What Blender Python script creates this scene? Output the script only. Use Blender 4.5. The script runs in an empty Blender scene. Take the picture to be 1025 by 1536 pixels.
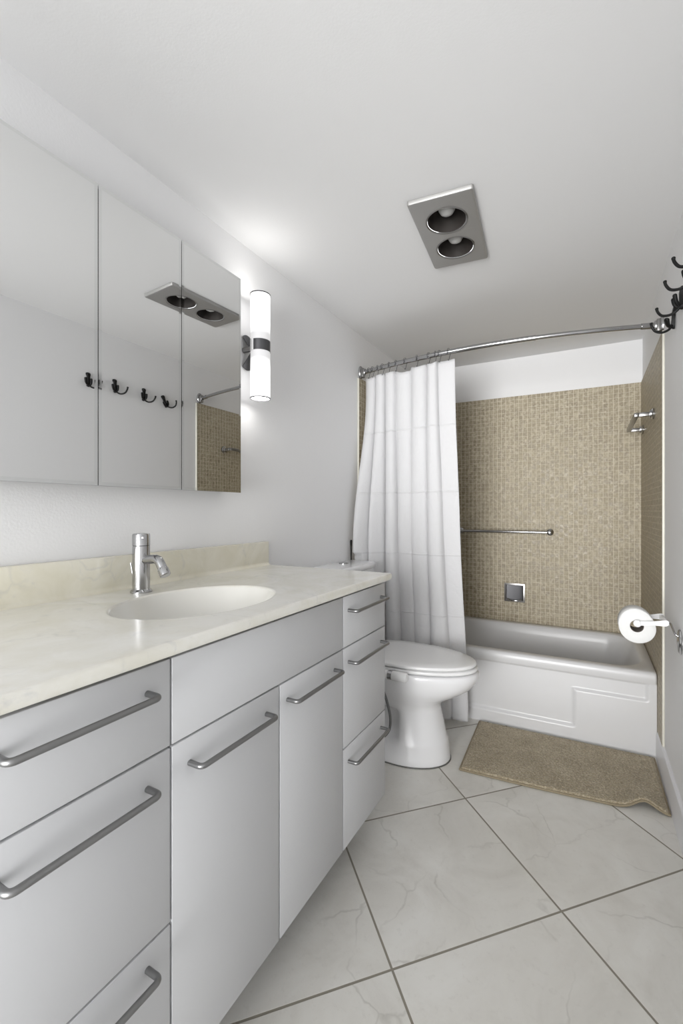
import bpy, bmesh, math, random
from math import sin, cos, pi, radians, sqrt
from mathutils import Vector, Matrix, noise
random.seed(7)
S = bpy.context.scene
COL = S.collection

# ------------------------------------------------------------------ camera, world, lights, exposure
cam_d = bpy.data.cameras.new('camera')
cam_d.sensor_fit = 'VERTICAL'
cam_d.sensor_height = 36.0
cam_d.lens = 662.03 / 1536 * 36.0
cam_d.shift_x = -(544.0 - 512.5) / 1536
cam_d.shift_y = -(768.0 - 766.07) / 1536
cam_d.clip_start = 0.02
cam = bpy.data.objects.new('camera', cam_d)
COL.objects.link(cam)
cam.location = (1.225, 0.0, 1.168)
cam.rotation_euler = (radians(90), 0, radians(27.096))
S.camera = cam

W = bpy.data.worlds.new('world')
S.world = W
W.use_nodes = True
W.node_tree.nodes['Background'].inputs[0].default_value = (0.97, 0.985, 1.0, 1)
W.node_tree.nodes['Background'].inputs[1].default_value = 1.85

def area(name, loc, rot, sx, sy, power, col=(1, 1, 1)):
    d = bpy.data.lights.new(name, 'AREA')
    d.shape = 'RECTANGLE'; d.size = sx; d.size_y = sy; d.energy = power; d.color = col
    o = bpy.data.objects.new(name, d); COL.objects.link(o)
    o.location = loc; o.rotation_euler = rot
    return o
# added fill at the open end behind the camera, beamed into the alcove
dl = area('open_end_fill', (0.80, -1.75, 1.00), (radians(96), 0, 0), 1.3, 1.7, 10, (1.0, 0.995, 0.99))
dl.data.spread = radians(60)
# added unseen fill, aimed forward and up to lift the far ceiling
bl = area('ceiling_fill', (1.0, -0.45, 1.60), (radians(180 - 74), 0, 0), .5, .5, .2, (1.0, 1.0, 1.0))
bl.data.spread = radians(75)

S.view_settings.view_transform = 'Standard'
S.view_settings.look = 'None'
S.view_settings.gamma = 1.0
S.view_settings.use_curve_mapping = False
S.view_settings.exposure = 0.90
S.cycles.use_denoising = True
S.cycles.max_bounces = 14
S.cycles.diffuse_bounces = 8
S.cycles.glossy_bounces = 6
S.cycles.caustics_reflective = False
S.cycles.caustics_refractive = False
S.cycles.sample_clamp_indirect = 6.0

# room dimensions
RW, YB, H = 1.524, 3.215, 2.229        # width, back wall, ceiling
YN = -1.8                              # open end behind the camera
YT = 2.337                             # where the mosaic starts
ZT = 1.961                             # top of the mosaic

# ------------------------------------------------------------------ node helpers
def mat(name, color=(.8, .8, .8), rough=.5, metal=0.0, **kw):
    m = bpy.data.materials.new(name); m.use_nodes = True
    b = m.node_tree.nodes['Principled BSDF']
    b.inputs['Base Color'].default_value = (*color, 1)
    b.inputs['Roughness'].default_value = rough
    b.inputs['Metallic'].default_value = metal
    for k, v in kw.items():
        b.inputs[k.replace('_', ' ')].default_value = v
    return m

class NT:
    def __init__(s, m):
        s.t = m.node_tree; s.n = s.t.nodes; s.l = s.t.links; s.b = s.n['Principled BSDF']
    def node(s, typ, **kw):
        n = s.n.new(typ)
        for k, v in kw.items():
            if k.startswith('i_'):
                key = k[2:]
                key = int(key) if key.isdigit() else key.replace('_', ' ')
                n.inputs[key].default_value = v
            else: setattr(n, k, v)
        return n
    def link(s, a, b): s.l.new(a, b)
    def math(s, op, a, b=None, c=None, clamp=False):
        n = s.n.new('ShaderNodeMath'); n.operation = op; n.use_clamp = clamp
        for i, v in enumerate((a, b, c)):
            if v is None: continue
            if isinstance(v, (int, float)): n.inputs[i].default_value = v
            else: s.l.new(v, n.inputs[i])
        return n.outputs[0]
    def mix(s, f, a, b):
        n = s.n.new('ShaderNodeMix'); n.data_type = 'RGBA'
        for inp, v in ((n.inputs[0], f), (n.inputs[6], a), (n.inputs[7], b)):
            if isinstance(v, tuple): inp.default_value = (*v, 1) if len(v) == 3 else v
            elif isinstance(v, (int, float)): inp.default_value = v
            else: s.l.new(v, inp)
        return n.outputs[2]
    def ramp(s, f, stops):
        n = s.n.new('ShaderNodeValToRGB'); e = n.color_ramp.elements
        while len(e) < len(stops): e.new(0.5)
        for el, (p, c) in zip(e, stops):
            el.position = p; el.color = (*c, 1) if len(c) == 3 else c
        s.l.new(f, n.inputs[0]); return n.outputs[0]
    def bump(s, h, strength=.3, dist=.01):
        n = s.node('ShaderNodeBump'); n.inputs['Strength'].default_value = strength
        n.inputs['Distance'].default_value = dist
        s.l.new(h, n.inputs['Height']); s.l.new(n.outputs[0], s.b.inputs['Normal'])
    def pos(s):
        return s.node('ShaderNodeTexCoord').outputs['Object']

def noise_tex(nt, vec, scale, detail=3, rough=.5, dist=0.0):
    n = nt.node('ShaderNodeTexNoise'); n.inputs['Scale'].default_value = scale
    n.inputs['Detail'].default_value = detail; n.inputs['Roughness'].default_value = rough
    n.inputs['Distortion'].default_value = dist
    nt.link(vec, n.inputs['Vector']); return n.outputs['Fac']

# ------------------------------------------------------------------ materials
def paint(name, col, bump_s=.08, sc=160, rough=.6):
    m = mat(name, col, rough); nt = NT(m)
    nt.bump(noise_tex(nt, nt.pos(), sc, 2), bump_s, .004)
    return m
M_wall = paint('wall paint', (.765, .765, .77))
M_ceil = paint('ceiling paint', (.73, .73, .732), .05, 220, .8)
M_trim = mat('white trim paint', (.72, .72, .74), .35)
M_cab = paint('satin white laminate', (.545, .55, .562), .05, 60, .42)
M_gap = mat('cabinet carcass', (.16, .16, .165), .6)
M_porc = mat('white porcelain', (.78, .78, .79), .16, Coat_Weight=.3, Coat_Roughness=.05)
M_tub = mat('white enamel', (.67, .67, .675), .30, Coat_Weight=.15, Coat_Roughness=.2)
M_seat = mat('white plastic', (.80, .80, .80), .22)
M_chrome = mat('chrome', (.47, .47, .475), .13, 1.0)
M_steel = mat('brushed nickel', (.30, .295, .29), .3, 1.0)
M_pull = mat('satin nickel pull', (.27, .27, .27), .38, 1.0)
M_black = mat('black metal', (.006, .006, .006), .5, Specular_IOR_Level=.25)
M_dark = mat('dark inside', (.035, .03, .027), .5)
M_grey_metal = mat('dark grey metal', (.09, .09, .095), .4, .7)
M_rubber = mat('grey braided hose', (.16, .16, .16), .5, .3)
M_mirror = mat('mirror glass', (.86, .865, .865), .0, 1.0)
M_bevel = mat('mirror bevelled rim', (.80, .81, .81), .03, 1.0)
M_paper = paint('toilet paper', (.72, .72, .71), .3, 90, .9)
M_card = mat('cardboard core', (.24, .21, .19), .9)
M_edge = mat('cream tile edge trim', (.70, .68, .60), .5)
M_bulb = mat('frosted bulb glass', (.55, .55, .54), .3)
M_caulk = mat('caulk line', (.13, .13, .12), .7)

def mosaic(name, axis):
    m = mat(name, (.4, .35, .27), .4); nt = NT(m)
    sep = nt.node('ShaderNodeSeparateXYZ'); nt.link(nt.pos(), sep.inputs[0])
    p = 0.0285
    hor = sep.outputs[axis]; ver = sep.outputs[2]
    # slight waviness so that the rows are not ruler-straight
    nz = noise_tex(nt, nt.pos(), 9, 2)
    u = nt.math('DIVIDE', nt.math('ADD', hor, nt.math('MULTIPLY', nz, .003)), p)
    v = nt.math('DIVIDE', nt.math('ADD', ver, nt.math('MULTIPLY', nz, .004)), p)
    fu, fv = nt.math('FRACT', u), nt.math('FRACT', v)
    cu, cv = nt.math('FLOOR', u), nt.math('FLOOR', v)
    du = nt.math('ABSOLUTE', nt.math('SUBTRACT', fu, .5))
    dv = nt.math('ABSOLUTE', nt.math('SUBTRACT', fv, .5))
    comb = nt.node('ShaderNodeCombineXYZ'); nt.link(cu, comb.inputs[0]); nt.link(cv, comb.inputs[1])
    wn = nt.node('ShaderNodeTexWhiteNoise'); wn.noise_dimensions = '3D'; nt.link(comb.outputs[0], wn.inputs[0])
    tile = nt.ramp(wn.outputs[0], [(0, (.250, .208, .138)), (.35, (.280, .236, .160)), (.65, (.305, .260, .178)), (1, (.345, .297, .208))])
    fine = noise_tex(nt, nt.pos(), 75, 4, .6)
    tile = nt.mix(nt.math('MULTIPLY', nt.math('SUBTRACT', fine, .45, None), 5.0, None, True), tile, (.47, .415, .305))
    # sheets: every 12th column joint a little wider and paler
    g_u = nt.math('GREATER_THAN', du, .445)
    g_v = nt.math('GREATER_THAN', dv, .43)
    g = nt.math('MAXIMUM', g_u, nt.math('MULTIPLY', g_v, .45))
    col = nt.mix(g, tile, (.62, .56, .45))
    nt.link(col, nt.b.inputs['Base Color'])
    rg = nt.math('MULTIPLY_ADD', wn.outputs[0], .2, .42)
    nt.link(nt.math('MAXIMUM', rg, nt.math('MULTIPLY', g, .8)), nt.b.inputs['Roughness'])
    e = nt.math('SUBTRACT', 1.0, nt.math('MULTIPLY', nt.math('MAXIMUM', du, dv), 2.0))
    hh = nt.math('MINIMUM', nt.math('MULTIPLY', e, 4.0), 1.0)
    hh = nt.math('ADD', hh, nt.math('MULTIPLY', fine, .5))
    nt.bump(hh, .45, .002)
    return m
M_mosX = mosaic('beige stone mosaic back', 0)
M_mosY = mosaic('beige stone mosaic side', 1)

def marble_veins(nt, vec, sc, width=.02, dist=1.2):
    wob = nt.node('ShaderNodeTexNoise'); wob.inputs['Scale'].default_value = sc * 1.2; wob.inputs['Detail'].default_value = 5
    nt.link(vec, wob.inputs['Vector'])
    off = nt.node('ShaderNodeVectorMath', operation='MULTIPLY_ADD')
    nt.link(wob.outputs['Color'], off.inputs[0]); off.inputs[1].default_value = (dist / sc,) * 3; nt.link(vec, off.inputs[2])
    vo = nt.node('ShaderNodeTexVoronoi', feature='DISTANCE_TO_EDGE'); vo.inputs['Scale'].default_value = sc
    nt.link(off.outputs[0], vo.inputs['Vector'])
    return nt.math('SUBTRACT', 1.0, nt.math('DIVIDE', vo.outputs['Distance'], width), None, True)

def floor_mat():
    m = mat('marble look floor tile', (.6, .6, .57), .28); nt = NT(m)
    P = .531; q = 1 / sqrt(2) / P
    sep = nt.node('ShaderNodeSeparateXYZ'); nt.link(nt.pos(), sep.inputs[0])
    x = nt.math('SUBTRACT', sep.outputs[0], 1.156); y = nt.math('SUBTRACT', sep.outputs[1], 1.41)
    u = nt.math('MULTIPLY', nt.math('ADD', x, y), q); v = nt.math('MULTIPLY', nt.math('SUBTRACT', y, x), q)
    du = nt.math('ABSOLUTE', nt.math('SUBTRACT', nt.math('FRACT', nt.math('ADD', u, .5)), .5))
    dv = nt.math('ABSOLUTE', nt.math('SUBTRACT', nt.math('FRACT', nt.math('ADD', v, .5)), .5))
    d = nt.math('MINIMUM', du, dv)
    g = nt.math('SUBTRACT', 1.0, nt.math('MULTIPLY', nt.math('SUBTRACT', d, .0050), 700), None, True)
    comb = nt.node('ShaderNodeCombineXYZ')
    nt.link(nt.math('MULTIPLY', nt.math('FLOOR', u), 3.7), comb.inputs[0]); nt.link(nt.math('MULTIPLY', nt.math('FLOOR', v), 5.3), comb.inputs[1])
    vec = nt.node('ShaderNodeVectorMath', operation='ADD'); nt.link(nt.pos(), vec.inputs[0]); nt.link(comb.outputs[0], vec.inputs[1])
    vv = vec.outputs[0]
    v1 = marble_veins(nt, vv, 2.6, .016, 1.1)
    br = noise_tex(nt, vv, 7, 3)
    v1 = nt.math('MULTIPLY', v1, nt.math('MULTIPLY', nt.math('SUBTRACT', br, .40), 3.4, None, True))
    cloud = noise_tex(nt, vv, 4.2, 5, .62, .8)
    base = nt.ramp(cloud, [(.3, (.60, .583, .54)), (.5, (.68, .665, .625)), (.68, (.725, .715, .68))])
    spk = noise_tex(nt, vv, 48, 3, .7)
    base = nt.mix(nt.math('MULTIPLY', nt.math('SUBTRACT', .43, spk, None), 1.2, None, True), base, (.45, .43, .39))
    base = nt.mix(nt.math('MULTIPLY', v1, .42), base, (.30, .285, .25))
    col = nt.mix(g, base, (.245, .225, .185))
    nt.link(col, nt.b.inputs['Base Color'])
    nt.link(nt.math('MULTIPLY_ADD', g, .5, .30), nt.b.inputs['Roughness'])
    nt.bump(nt.math('SUBTRACT', 1.0, g), .5, .002)
    return m
M_floor = floor_mat()

def counter_mat(name, warm):
    m = mat(name, (.7, .69, .62), .24, Coat_Weight=.2, Coat_Roughness=.08); nt = NT(m)
    p = nt.pos()
    cloud = noise_tex(nt, p, 5.5, 5, .6, 1.6)
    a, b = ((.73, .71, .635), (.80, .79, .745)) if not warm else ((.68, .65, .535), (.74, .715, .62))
    base = nt.ramp(cloud, [(.35, a), (.62, b)])
    vn = marble_veins(nt, p, 5.0, .035, 1.5)
    msk = nt.math('MULTIPLY', nt.math('SUBTRACT', noise_tex(nt, p, 6.5, 3), .48), 4.0, None, True)
    base = nt.mix(nt.math('MULTIPLY', nt.math('MULTIPLY', vn, msk), .35), base, (.42, .43, .45))
    bl = nt.math('MULTIPLY', nt.math('SUBTRACT', noise_tex(nt, p, 13, 4, .6, 2.0), .60), 3.5, None, True)
    base = nt.mix(nt.math('MULTIPLY', bl, .65), base, (.48, .49, .51))
    nt.link(base, nt.b.inputs['Base Color'])
    return m
M_counter = counter_mat('cultured marble top', False)
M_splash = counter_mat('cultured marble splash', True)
M_basin = mat('cultured marble basin', (.74, .73, .69), .2, Coat_Weight=.3, Coat_Roughness=.04)

def mat_mat():
    m = mat('tan tufted pile', (.3, .25, .16), .95, Sheen_Weight=.3); nt = NT(m)
    p = nt.pos()
    f = noise_tex(nt, p, 130, 3, .7)
    f2 = noise_tex(nt, p, 9, 3, .6)
    s_ = nt.math('ADD', nt.math('MULTIPLY', f, .75), nt.math('MULTIPLY', f2, .25))
    nt.link(nt.ramp(s_, [(.33, (.24, .19, .115)), (.5, (.43, .36, .245)), (.68, (.66, .59, .45))]), nt.b.inputs['Base Color'])
    nt.bump(f, .9, .006)
    return m
M_mat = mat_mat()
M_matedge = paint('tan woven binding', (.27, .225, .15), .5, 300, .9)

def cloth_mat():
    m = mat('white polyester curtain', (.76, .76, .77), .75); nt = NT(m)
    tr = nt.node('ShaderNodeBsdfTranslucent'); tr.inputs[0].default_value = (.86, .86, .87, 1)
    mx = nt.node('ShaderNodeMixShader'); mx.inputs[0].default_value = .28
    nt.link(nt.b.outputs[0], mx.inputs[1]); nt.link(tr.outputs[0], mx.inputs[2])
    out = nt.n['Material Output']; nt.link(mx.outputs[0], out.inputs['Surface'])
    # creases from the packaging and fine wrinkles
    sep = nt.node('ShaderNodeSeparateXYZ'); nt.link(nt.pos(), sep.inputs[0])
    z = sep.outputs[2]
    cr = None
    for zz in (1.62, 1.27, .93, .60, .28):
        w = nt.math('ABSOLUTE', nt.math('SUBTRACT', z, zz))
        l = nt.math('SUBTRACT', 1.0, nt.math('MULTIPLY', w, 170), None, True)
        cr = l if cr is None else nt.math('MAXIMUM', cr, l)
    wr = noise_tex(nt, nt.pos(), 16, 4, .55, 1.5)
    nt.bump(nt.math('ADD', nt.math('MULTIPLY', cr, .6), nt.math('MULTIPLY', wr, .9)), .55, .008)
    return m
M_cloth = cloth_mat()

def brushed():
    m = mat('brushed stainless plate', (.42, .415, .405), .6, .85); nt = NT(m)
    mp = nt.node('ShaderNodeMapping'); mp.inputs['Scale'].default_value = (4, 220, 20); nt.link(nt.pos(), mp.inputs[0])
    f = noise_tex(nt, mp.outputs[0], 4, 3)
    nt.link(nt.math('MULTIPLY_ADD', f, .25, .45), nt.b.inputs['Roughness'])
    return m
M_plate = brushed()

def glow(name, zc, zlo, zhi):
    m = mat(name, (.9, .9, .9), .25); nt = NT(m)
    sep = nt.node('ShaderNodeSeparateXYZ'); nt.link(nt.pos(), sep.inputs[0])
    d = nt.math('ABSOLUTE', nt.math('SUBTRACT', sep.outputs[2], zc))     # distance from the middle band
    t = nt.math('DIVIDE', nt.math('SUBTRACT', d, zlo), zhi - zlo, None, True)
    sm = nt.math('SMOOTH_MIN', t, 1.0, .2)
    st = nt.math('MULTIPLY_ADD', sm, 1.0, .30)
    nt.b.inputs['Emission Color'].default_value = (1, .99, .98, 1)
    nt.b.inputs['Base Color'].default_value = (.25, .25, .26, 1)
    nt.link(st, nt.b.inputs['Emission Strength'])
    return m
M_glow = glow('lit opal glass tube', 1.807, .045, .10)
M_glowend = mat('lit lamp opening', (.9, .9, .9), .3, Emission_Color=(1, .98, .95, 1), Emission_Strength=12.0)

# ------------------------------------------------------------------ mesh helpers
def finish(name, bm, m, parent=None, smooth=True, angle=40, recalc=True):
    if recalc: bmesh.ops.recalc_face_normals(bm, faces=bm.faces[:])
    me = bpy.data.meshes.new(name); bm.to_mesh(me); bm.free()
    o = bpy.data.objects.new(name, me); COL.objects.link(o)
    for mm in (m if isinstance(m, (list, tuple)) else [m]): me.materials.append(mm)
    if smooth:
        me.polygons.foreach_set('use_smooth', [True] * len(me.polygons))
        me.set_sharp_from_angle(angle=radians(angle))
    if parent:
        o.parent = parent
        o.matrix_parent_inverse = Matrix.Identity(4)
        o.location = -Vector(parent.location) if not getattr(parent, 'local_parts', False) else o.location
    return o

def thing(name, label, cat, loc=(0, 0, 0), group=None):
    o = bpy.data.objects.new(name, None); COL.objects.link(o)
    o.empty_display_size = .05
    o.location = loc
    o['label'] = label; o['category'] = cat
    if group: o['group'] = group
    return o
def part(name, bm, m, parent, **kw):
    """geometry given in world coordinates, parented to a thing (or to a part of it)"""
    o = finish(name, bm, m, None, **kw)
    o.parent = parent
    off = Vector((0, 0, 0)); p = parent
    while p is not None:
        off += p.location; p = p.parent
    o.location = -off
    return o
def tag(o, label, cat, group=None):
    o['label'] = label; o['category'] = cat
    if group: o['group'] = group
    return o
def struct(o): o['kind'] = 'structure'; return o

def box(bm, x0, x1, y0, y1, z0, z1, bev=0.0, seg=2):
    r = bmesh.ops.create_cube(bm, size=1.0)
    vs = r['verts']
    for v in vs:
        v.co = Vector(((x0 + x1) / 2 + v.co.x * (x1 - x0), (y0 + y1) / 2 + v.co.y * (y1 - y0), (z0 + z1) / 2 + v.co.z * (z1 - z0)))
    if bev:
        es = list({e for v in vs for e in v.link_edges})
        bmesh.ops.bevel(bm, geom=es, offset=bev, segments=seg, affect='EDGES', profile=.5)
    return bm
def nbox(*a, **k): return box(bmesh.new(), *a, **k)

def fillet(pts, r, n=6):
    pts = [Vector(p) for p in pts]; out = [pts[0]]
    for i in range(1, len(pts) - 1):
        a, b, c = pts[i - 1], pts[i], pts[i + 1]
        d1 = (a - b); d2 = (c - b); rr = min(r, d1.length * .49, d2.length * .49)
        p1 = b + d1.normalized() * rr; p2 = b + d2.normalized() * rr
        for k in range(n + 1):
            t = k / n
            out.append((1 - t) ** 2 * p1 + 2 * t * (1 - t) * b + t * t * p2)
    out.append(pts[-1]); return out
def catmull(pts, n=8):
    P = [Vector(p) for p in pts]; P = [2 * P[0] - P[1]] + P + [2 * P[-1] - P[-2]]; out = []
    for i in range(1, len(P) - 2):
        a, b, c, d = P[i - 1:i + 3]
        for k in range(n):
            t = k / n
            out.append(.5 * ((2 * b) + (c - a) * t + (2 * a - 5 * b + 4 * c - d) * t * t + (3 * b - a - 3 * c + d) * t ** 3))
    out.append(P[-2]); return out
def tube(bm, pts, r, seg=12, cap=True, flat=1.0):
    pts = [Vector(p) for p in pts]; n = len(pts)
    rad = r if isinstance(r, (list, tuple)) else [r] * n
    T = [(pts[min(i + 1, n - 1)] - pts[max(i - 1, 0)]).normalized() for i in range(n)]
    up = Vector((0, 0, 1)) if abs(T[0].z) < .9 else Vector((1, 0, 0))
    N = T[0].cross(up).normalized(); rings = []
    for i in range(n):
        N = (N - T[i] * N.dot(T[i])).normalized(); B = T[i].cross(N)
        rings.append([bm.verts.new(pts[i] + (N * cos(2 * pi * k / seg) + B * flat * sin(2 * pi * k / seg)) * rad[i]) for k in range(seg)])
    for a, b in zip(rings, rings[1:]):
        for k in range(seg): bm.faces.new((a[k], a[(k + 1) % seg], b[(k + 1) % seg], b[k]))
    if cap: bm.faces.new(rings[0][::-1]); bm.faces.new(rings[-1])
    return bm
def loft(bm, rings, cap0=True, cap1=True, closed=True):
    vs = [[bm.verts.new(p) for p in r] for r in rings]
    n = len(vs[0])
    for a, b in zip(vs, vs[1:]):
        for k in range(n if closed else n - 1):
            bm.faces.new((a[k], a[(k + 1) % n], b[(k + 1) % n], b[k]))
    if cap0: bm.faces.new(vs[0][::-1])
    if cap1: bm.faces.new(vs[-1])
    return bm
def lathe(bm, prof, origin, axis='Z', seg=28, cap=True):
    """prof: list of (radius, height) along axis"""
    o = Vector(origin); A = {'X': (Vector((0, 1, 0)), Vector((0, 0, 1)), Vector((1, 0, 0))),
                             'Y': (Vector((0, 0, 1)), Vector((1, 0, 0)), Vector((0, 1, 0))),
                             'Z': (Vector((1, 0, 0)), Vector((0, 1, 0)), Vector((0, 0, 1)))}[axis] if isinstance(axis, str) else axis
    rings = [[o + A[0] * r * cos(2 * pi * k / seg) + A[1] * r * sin(2 * pi * k / seg) + A[2] * h for k in range(seg)] for r, h in prof]
    return loft(bm, rings, cap, cap)
def quad(bm, a, b, c, d): return bm.faces.new([bm.verts.new(p) for p in (a, b, c, d)])

# ------------------------------------------------------------------ room shell
TH = .08
o = finish('floor', nbox(-TH, RW + TH, YN, YB + TH, -.06, 0), M_floor, smooth=False); struct(o)
struct(finish('wall_left', nbox(-TH, 0, YN, YB + TH, 0, H), M_wall, smooth=False))
struct(finish('wall_right', nbox(RW, RW + TH, YN, YB + TH, 0, H), M_wall, smooth=False))
struct(finish('wall_back', nbox(0, RW, YB, YB + TH, 0, H), M_wall, smooth=False))

# ceiling with a cut-out for the heat lamp
LC, LA = Vector((.763, 1.641, 0)), radians(5.0)
def lamp_pt(u, v, z): return Vector((LC.x + u * cos(LA) - v * sin(LA), LC.y + u * sin(LA) + v * cos(LA), z))
bm = bmesh.new()
def poly_with_holes(bm, outer, holes):
    es = []
    for lp in [outer] + holes:
        vs = [bm.verts.new(p) for p in lp]
        es += [bm.edges.new((vs[i], vs[(i + 1) % len(vs)])) for i in range(len(vs))]
    bmesh.ops.triangle_fill(bm, use_beauty=True, use_dissolve=False, edges=es)
hole = [lamp_pt(u, v, H) for u, v in ((-.098, -.198), (.098, -.198), (.098, .198), (-.098, .198))]
poly_with_holes(bm, [Vector(p) for p in ((-TH, YN, H), (RW + TH, YN, H), (RW + TH, YB + TH, H), (-TH, YB + TH, H))], [hole])
bmesh.ops.solidify(bm, geom=bm.faces[:], thickness=-.02)
zs = [v.co.z for v in bm.verts]
sh = H - min(zs)
for v in bm.verts: v.co.z += sh
struct(finish('ceiling', bm, M_ceil, smooth=False))

# mosaic surrounds (thin tile layers on the walls of the alcove)
TT = .008
struct(finish('trim_1', nbox(TT, RW - TT, YB - TT, YB, .36, ZT), M_mosX, smooth=False))['label'] = 'beige stone mosaic on the back wall over the tub'
struct(finish('trim_2', nbox(0, TT, YT, YB, 0, ZT), M_mosY, smooth=False))['label'] = 'beige stone mosaic on the left alcove wall'
struct(finish('trim_3', nbox(RW - TT, RW, YT, YB, 0, ZT), M_mosY, smooth=False))['label'] = 'beige stone mosaic on the right alcove wall'
struct(finish('trim_4', nbox(0, TT + .001, YT - .009, YT, 0, ZT, bev=.002), M_edge))['label'] = 'cream edge strip of the left mosaic'
struct(finish('trim_5', nbox(RW - TT - .001, RW, YT - .009, YT, .13, ZT, bev=.002), M_edge))['label'] = 'cream edge strip of the right mosaic'
bm = bmesh.new()
prof = [(0, 0), (-.014, 0), (-.014, .105), (-.011, .122), (-.005, .130), (0, .131)]
loft(bm, [[Vector((RW + a, y, b)) for a, b in prof] for y in (YN, 2.483)])
struct(finish('baseboard_right', bm, M_trim, angle=20))
bm = bmesh.new()
loft(bm, [[Vector((-a, y, b)) for a, b in prof] for y in (1.49, 2.483)])
struct(finish('baseboard_left', bm, M_trim, angle=20))

# ------------------------------------------------------------------ bathtub
def rrect(x0, x1, y0, y1, r, z, n=8):
    out = []
    for cx, cy, a0 in ((x1 - r, y0 + r, -90), (x1 - r, y1 - r, 0), (x0 + r, y1 - r, 90), (x0 + r, y0 + r, 180)):
        for k in range(n + 1):
            a = radians(a0 + 90 * k / n); out.append(Vector((cx + r * cos(a), cy + r * sin(a), z)))
    return out
def smooth(a, b, x):
    t = min(1, max(0, (x - a) / (b - a))); return t * t * (3 - 2 * t)
TX0, TX1, TY0, TY1, TZ = .0095, RW - .0095, 2.49, YB - .0095, .40
tub = thing('bathtub', 'white alcove bathtub with an embossed front apron below the beige mosaic', 'bathtub', (.76, 2.85, 0))
bm = bmesh.new()
rings = []
# outer rim -> deck -> basin, all as rounded rectangles
def rr(x0, x1, y0, y1, r, z): rings.append(rrect(x0, x1, y0, y1, r, z, 10))
rr(TX0, TX1, TY0 - .004, TY1, .012, .345)
rr(TX0, TX1, TY0 - .012, TY1, .012, .365)
rr(TX0, TX1, TY0 - .012, TY1, .012, .385)
rr(TX0 + .001, TX1 - .001, TY0 - .006, TY1 - .001, .014, .396)
rr(TX0 + .006, TX1 - .006, TY0 + .004, TY1 - .006, .016, .401)
rr(.05, 1.475, TY0 + .045, TY1 - .052, .15, .400)
rr(.056, 1.468, TY0 + .055, TY1 - .058, .15, .396)
rr(.062, 1.460, TY0 + .066, TY1 - .066, .145, .382)
rr(.070, 1.448, TY0 + .075, TY1 - .074, .14, .34)
rr(.085, 1.40, TY0 + .090, TY1 - .088, .13, .20)
rr(.105, 1.34, TY0 + .110, TY1 - .105, .12, .09)
rr(.150, 1.28, TY0 + .150, TY1 - .145, .10, .06)
loft(bm, rings, cap0=False)
part('rim_and_basin', bm, M_tub, tub, angle=60)
# apron: height-field facing the room, recess and ledges as in a moulded tub
bm = bmesh.new()
NX, NZ = 220, 90
grid = []
for i in range(NX + 1):
    x = TX0 + (TX1 - TX0) * i / NX; col = []
    for j in range(NZ + 1):
        z = .352 * j / NZ
        s = .007
        top = 1 - smooth(.331, .345, z)
        low_l = smooth(.062, .082, z) * (1 - smooth(1.150, 1.170, x))
        low_r = smooth(.252, .268, z) * smooth(1.140, 1.155, x) * (1 - smooth(1.468, 1.484, x))
        d = max(low_l, low_r) * top
        y = TY0 + .0 + d * .013 + .004 * (z / .352)
        col.append(bm.verts.new((x, y, z)))
    grid.append(col)
for i in range(NX):
    for j in range(NZ):
        bm.faces.new((grid[i][j], grid[i + 1][j], grid[i + 1][j + 1], grid[i][j + 1]))
# turn the apron ends back so that it has thickness
for idx, sgn in ((0, 1), (NX, -1)):
    back = [bm.verts.new((v.co.x, v.co.y + .05, v.co.z)) for v in grid[idx]]
    for j in range(NZ): bm.faces.new((grid[idx][j], grid[idx][j + 1], back[j + 1], back[j]))
part('apron', bm, M_tub, tub, angle=60)
bm = bmesh.new(); lathe(bm, [(.0, .0), (.026, 0), (.028, .003), (.02, .005), (0, .005)], (.28, 2.86, .0605), seg=24, cap=False)
part('drain', bm, M_chrome, tub)

# ------------------------------------------------------------------ bathroom vanity
VX, VZ0, VZ1, VT = .540, .124, .905, .018   # carcass front, bottom, top, front thickness
XF = VX + VT                                   # face of the fronts = .558
def carcass(parent, y0, y1):
    bm = bmesh.new()
    t = .016
    box(bm, .002, VX, y0, y0 + t, VZ0 + .001, VZ1 + .009)
    box(bm, .002, VX, y1 - t, y1, VZ0 + .001, VZ1 + .009)
    box(bm, .002, VX, y0 + t, y1 - t, VZ0 + .001, VZ0 + t)
    box(bm, .002, .012, y0 + t, y1 - t, VZ0 + t, VZ1)
    box(bm, VX - .05, VX, y0 + t, y1 - t, VZ1 - .03, VZ1 - .012)
    part('carcass', bm, M_gap, parent, smooth=False)
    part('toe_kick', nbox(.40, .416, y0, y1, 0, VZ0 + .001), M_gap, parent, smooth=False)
G = .0022
def front(parent, name, y0, y1, z0, z1, handle=None):
    f = part(name, nbox(VX, XF, y0 + G, y1 - G, z0 + G, z1 - G, bev=.0012), M_cab, parent, angle=60)
    if handle:
        ha, hb, hz = handle
        bm = bmesh.new()
        tube(bm, fillet([(XF - .001, ha, hz), (XF + .033, ha, hz), (XF + .033, hb, hz), (XF - .001, hb, hz)], .011, 6), .0054, 14)
        part('handle', bm, M_pull, f)
    return f
VY0, VA, VB, VCC, VY1 = .236, .549, .862, 1.174, 1.487
left_u = thing('drawer_cabinet', 'white three drawer vanity cabinet nearest the camera, left of the sink doors', 'cabinet', (.28, .39, 0), 'vanity drawer cabinets')
carcass(left_u, VY0, VA - .0005)
for z0, z1, hz in ((.745, .905, .857), (.429, .745, .695), (.124, .429, .388)):
    front(left_u, 'drawer', VY0, VA, z0, z1, (.284, .501, hz))
sink_u = thing('sink_cabinet', 'white vanity cabinet with two doors and a plain front panel under the sink', 'cabinet', (.28, .86, 0))
carcass(sink_u, VA + .0005, VCC - .0005)
front(sink_u, 'front_panel', VA, VCC, .745, .905)
front(sink_u, 'door', VA, VB, .124, .745, (.590, .812, .695))
front(sink_u, 'door', VB, VCC, .124, .745, (.893, 1.122, .698))
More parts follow.
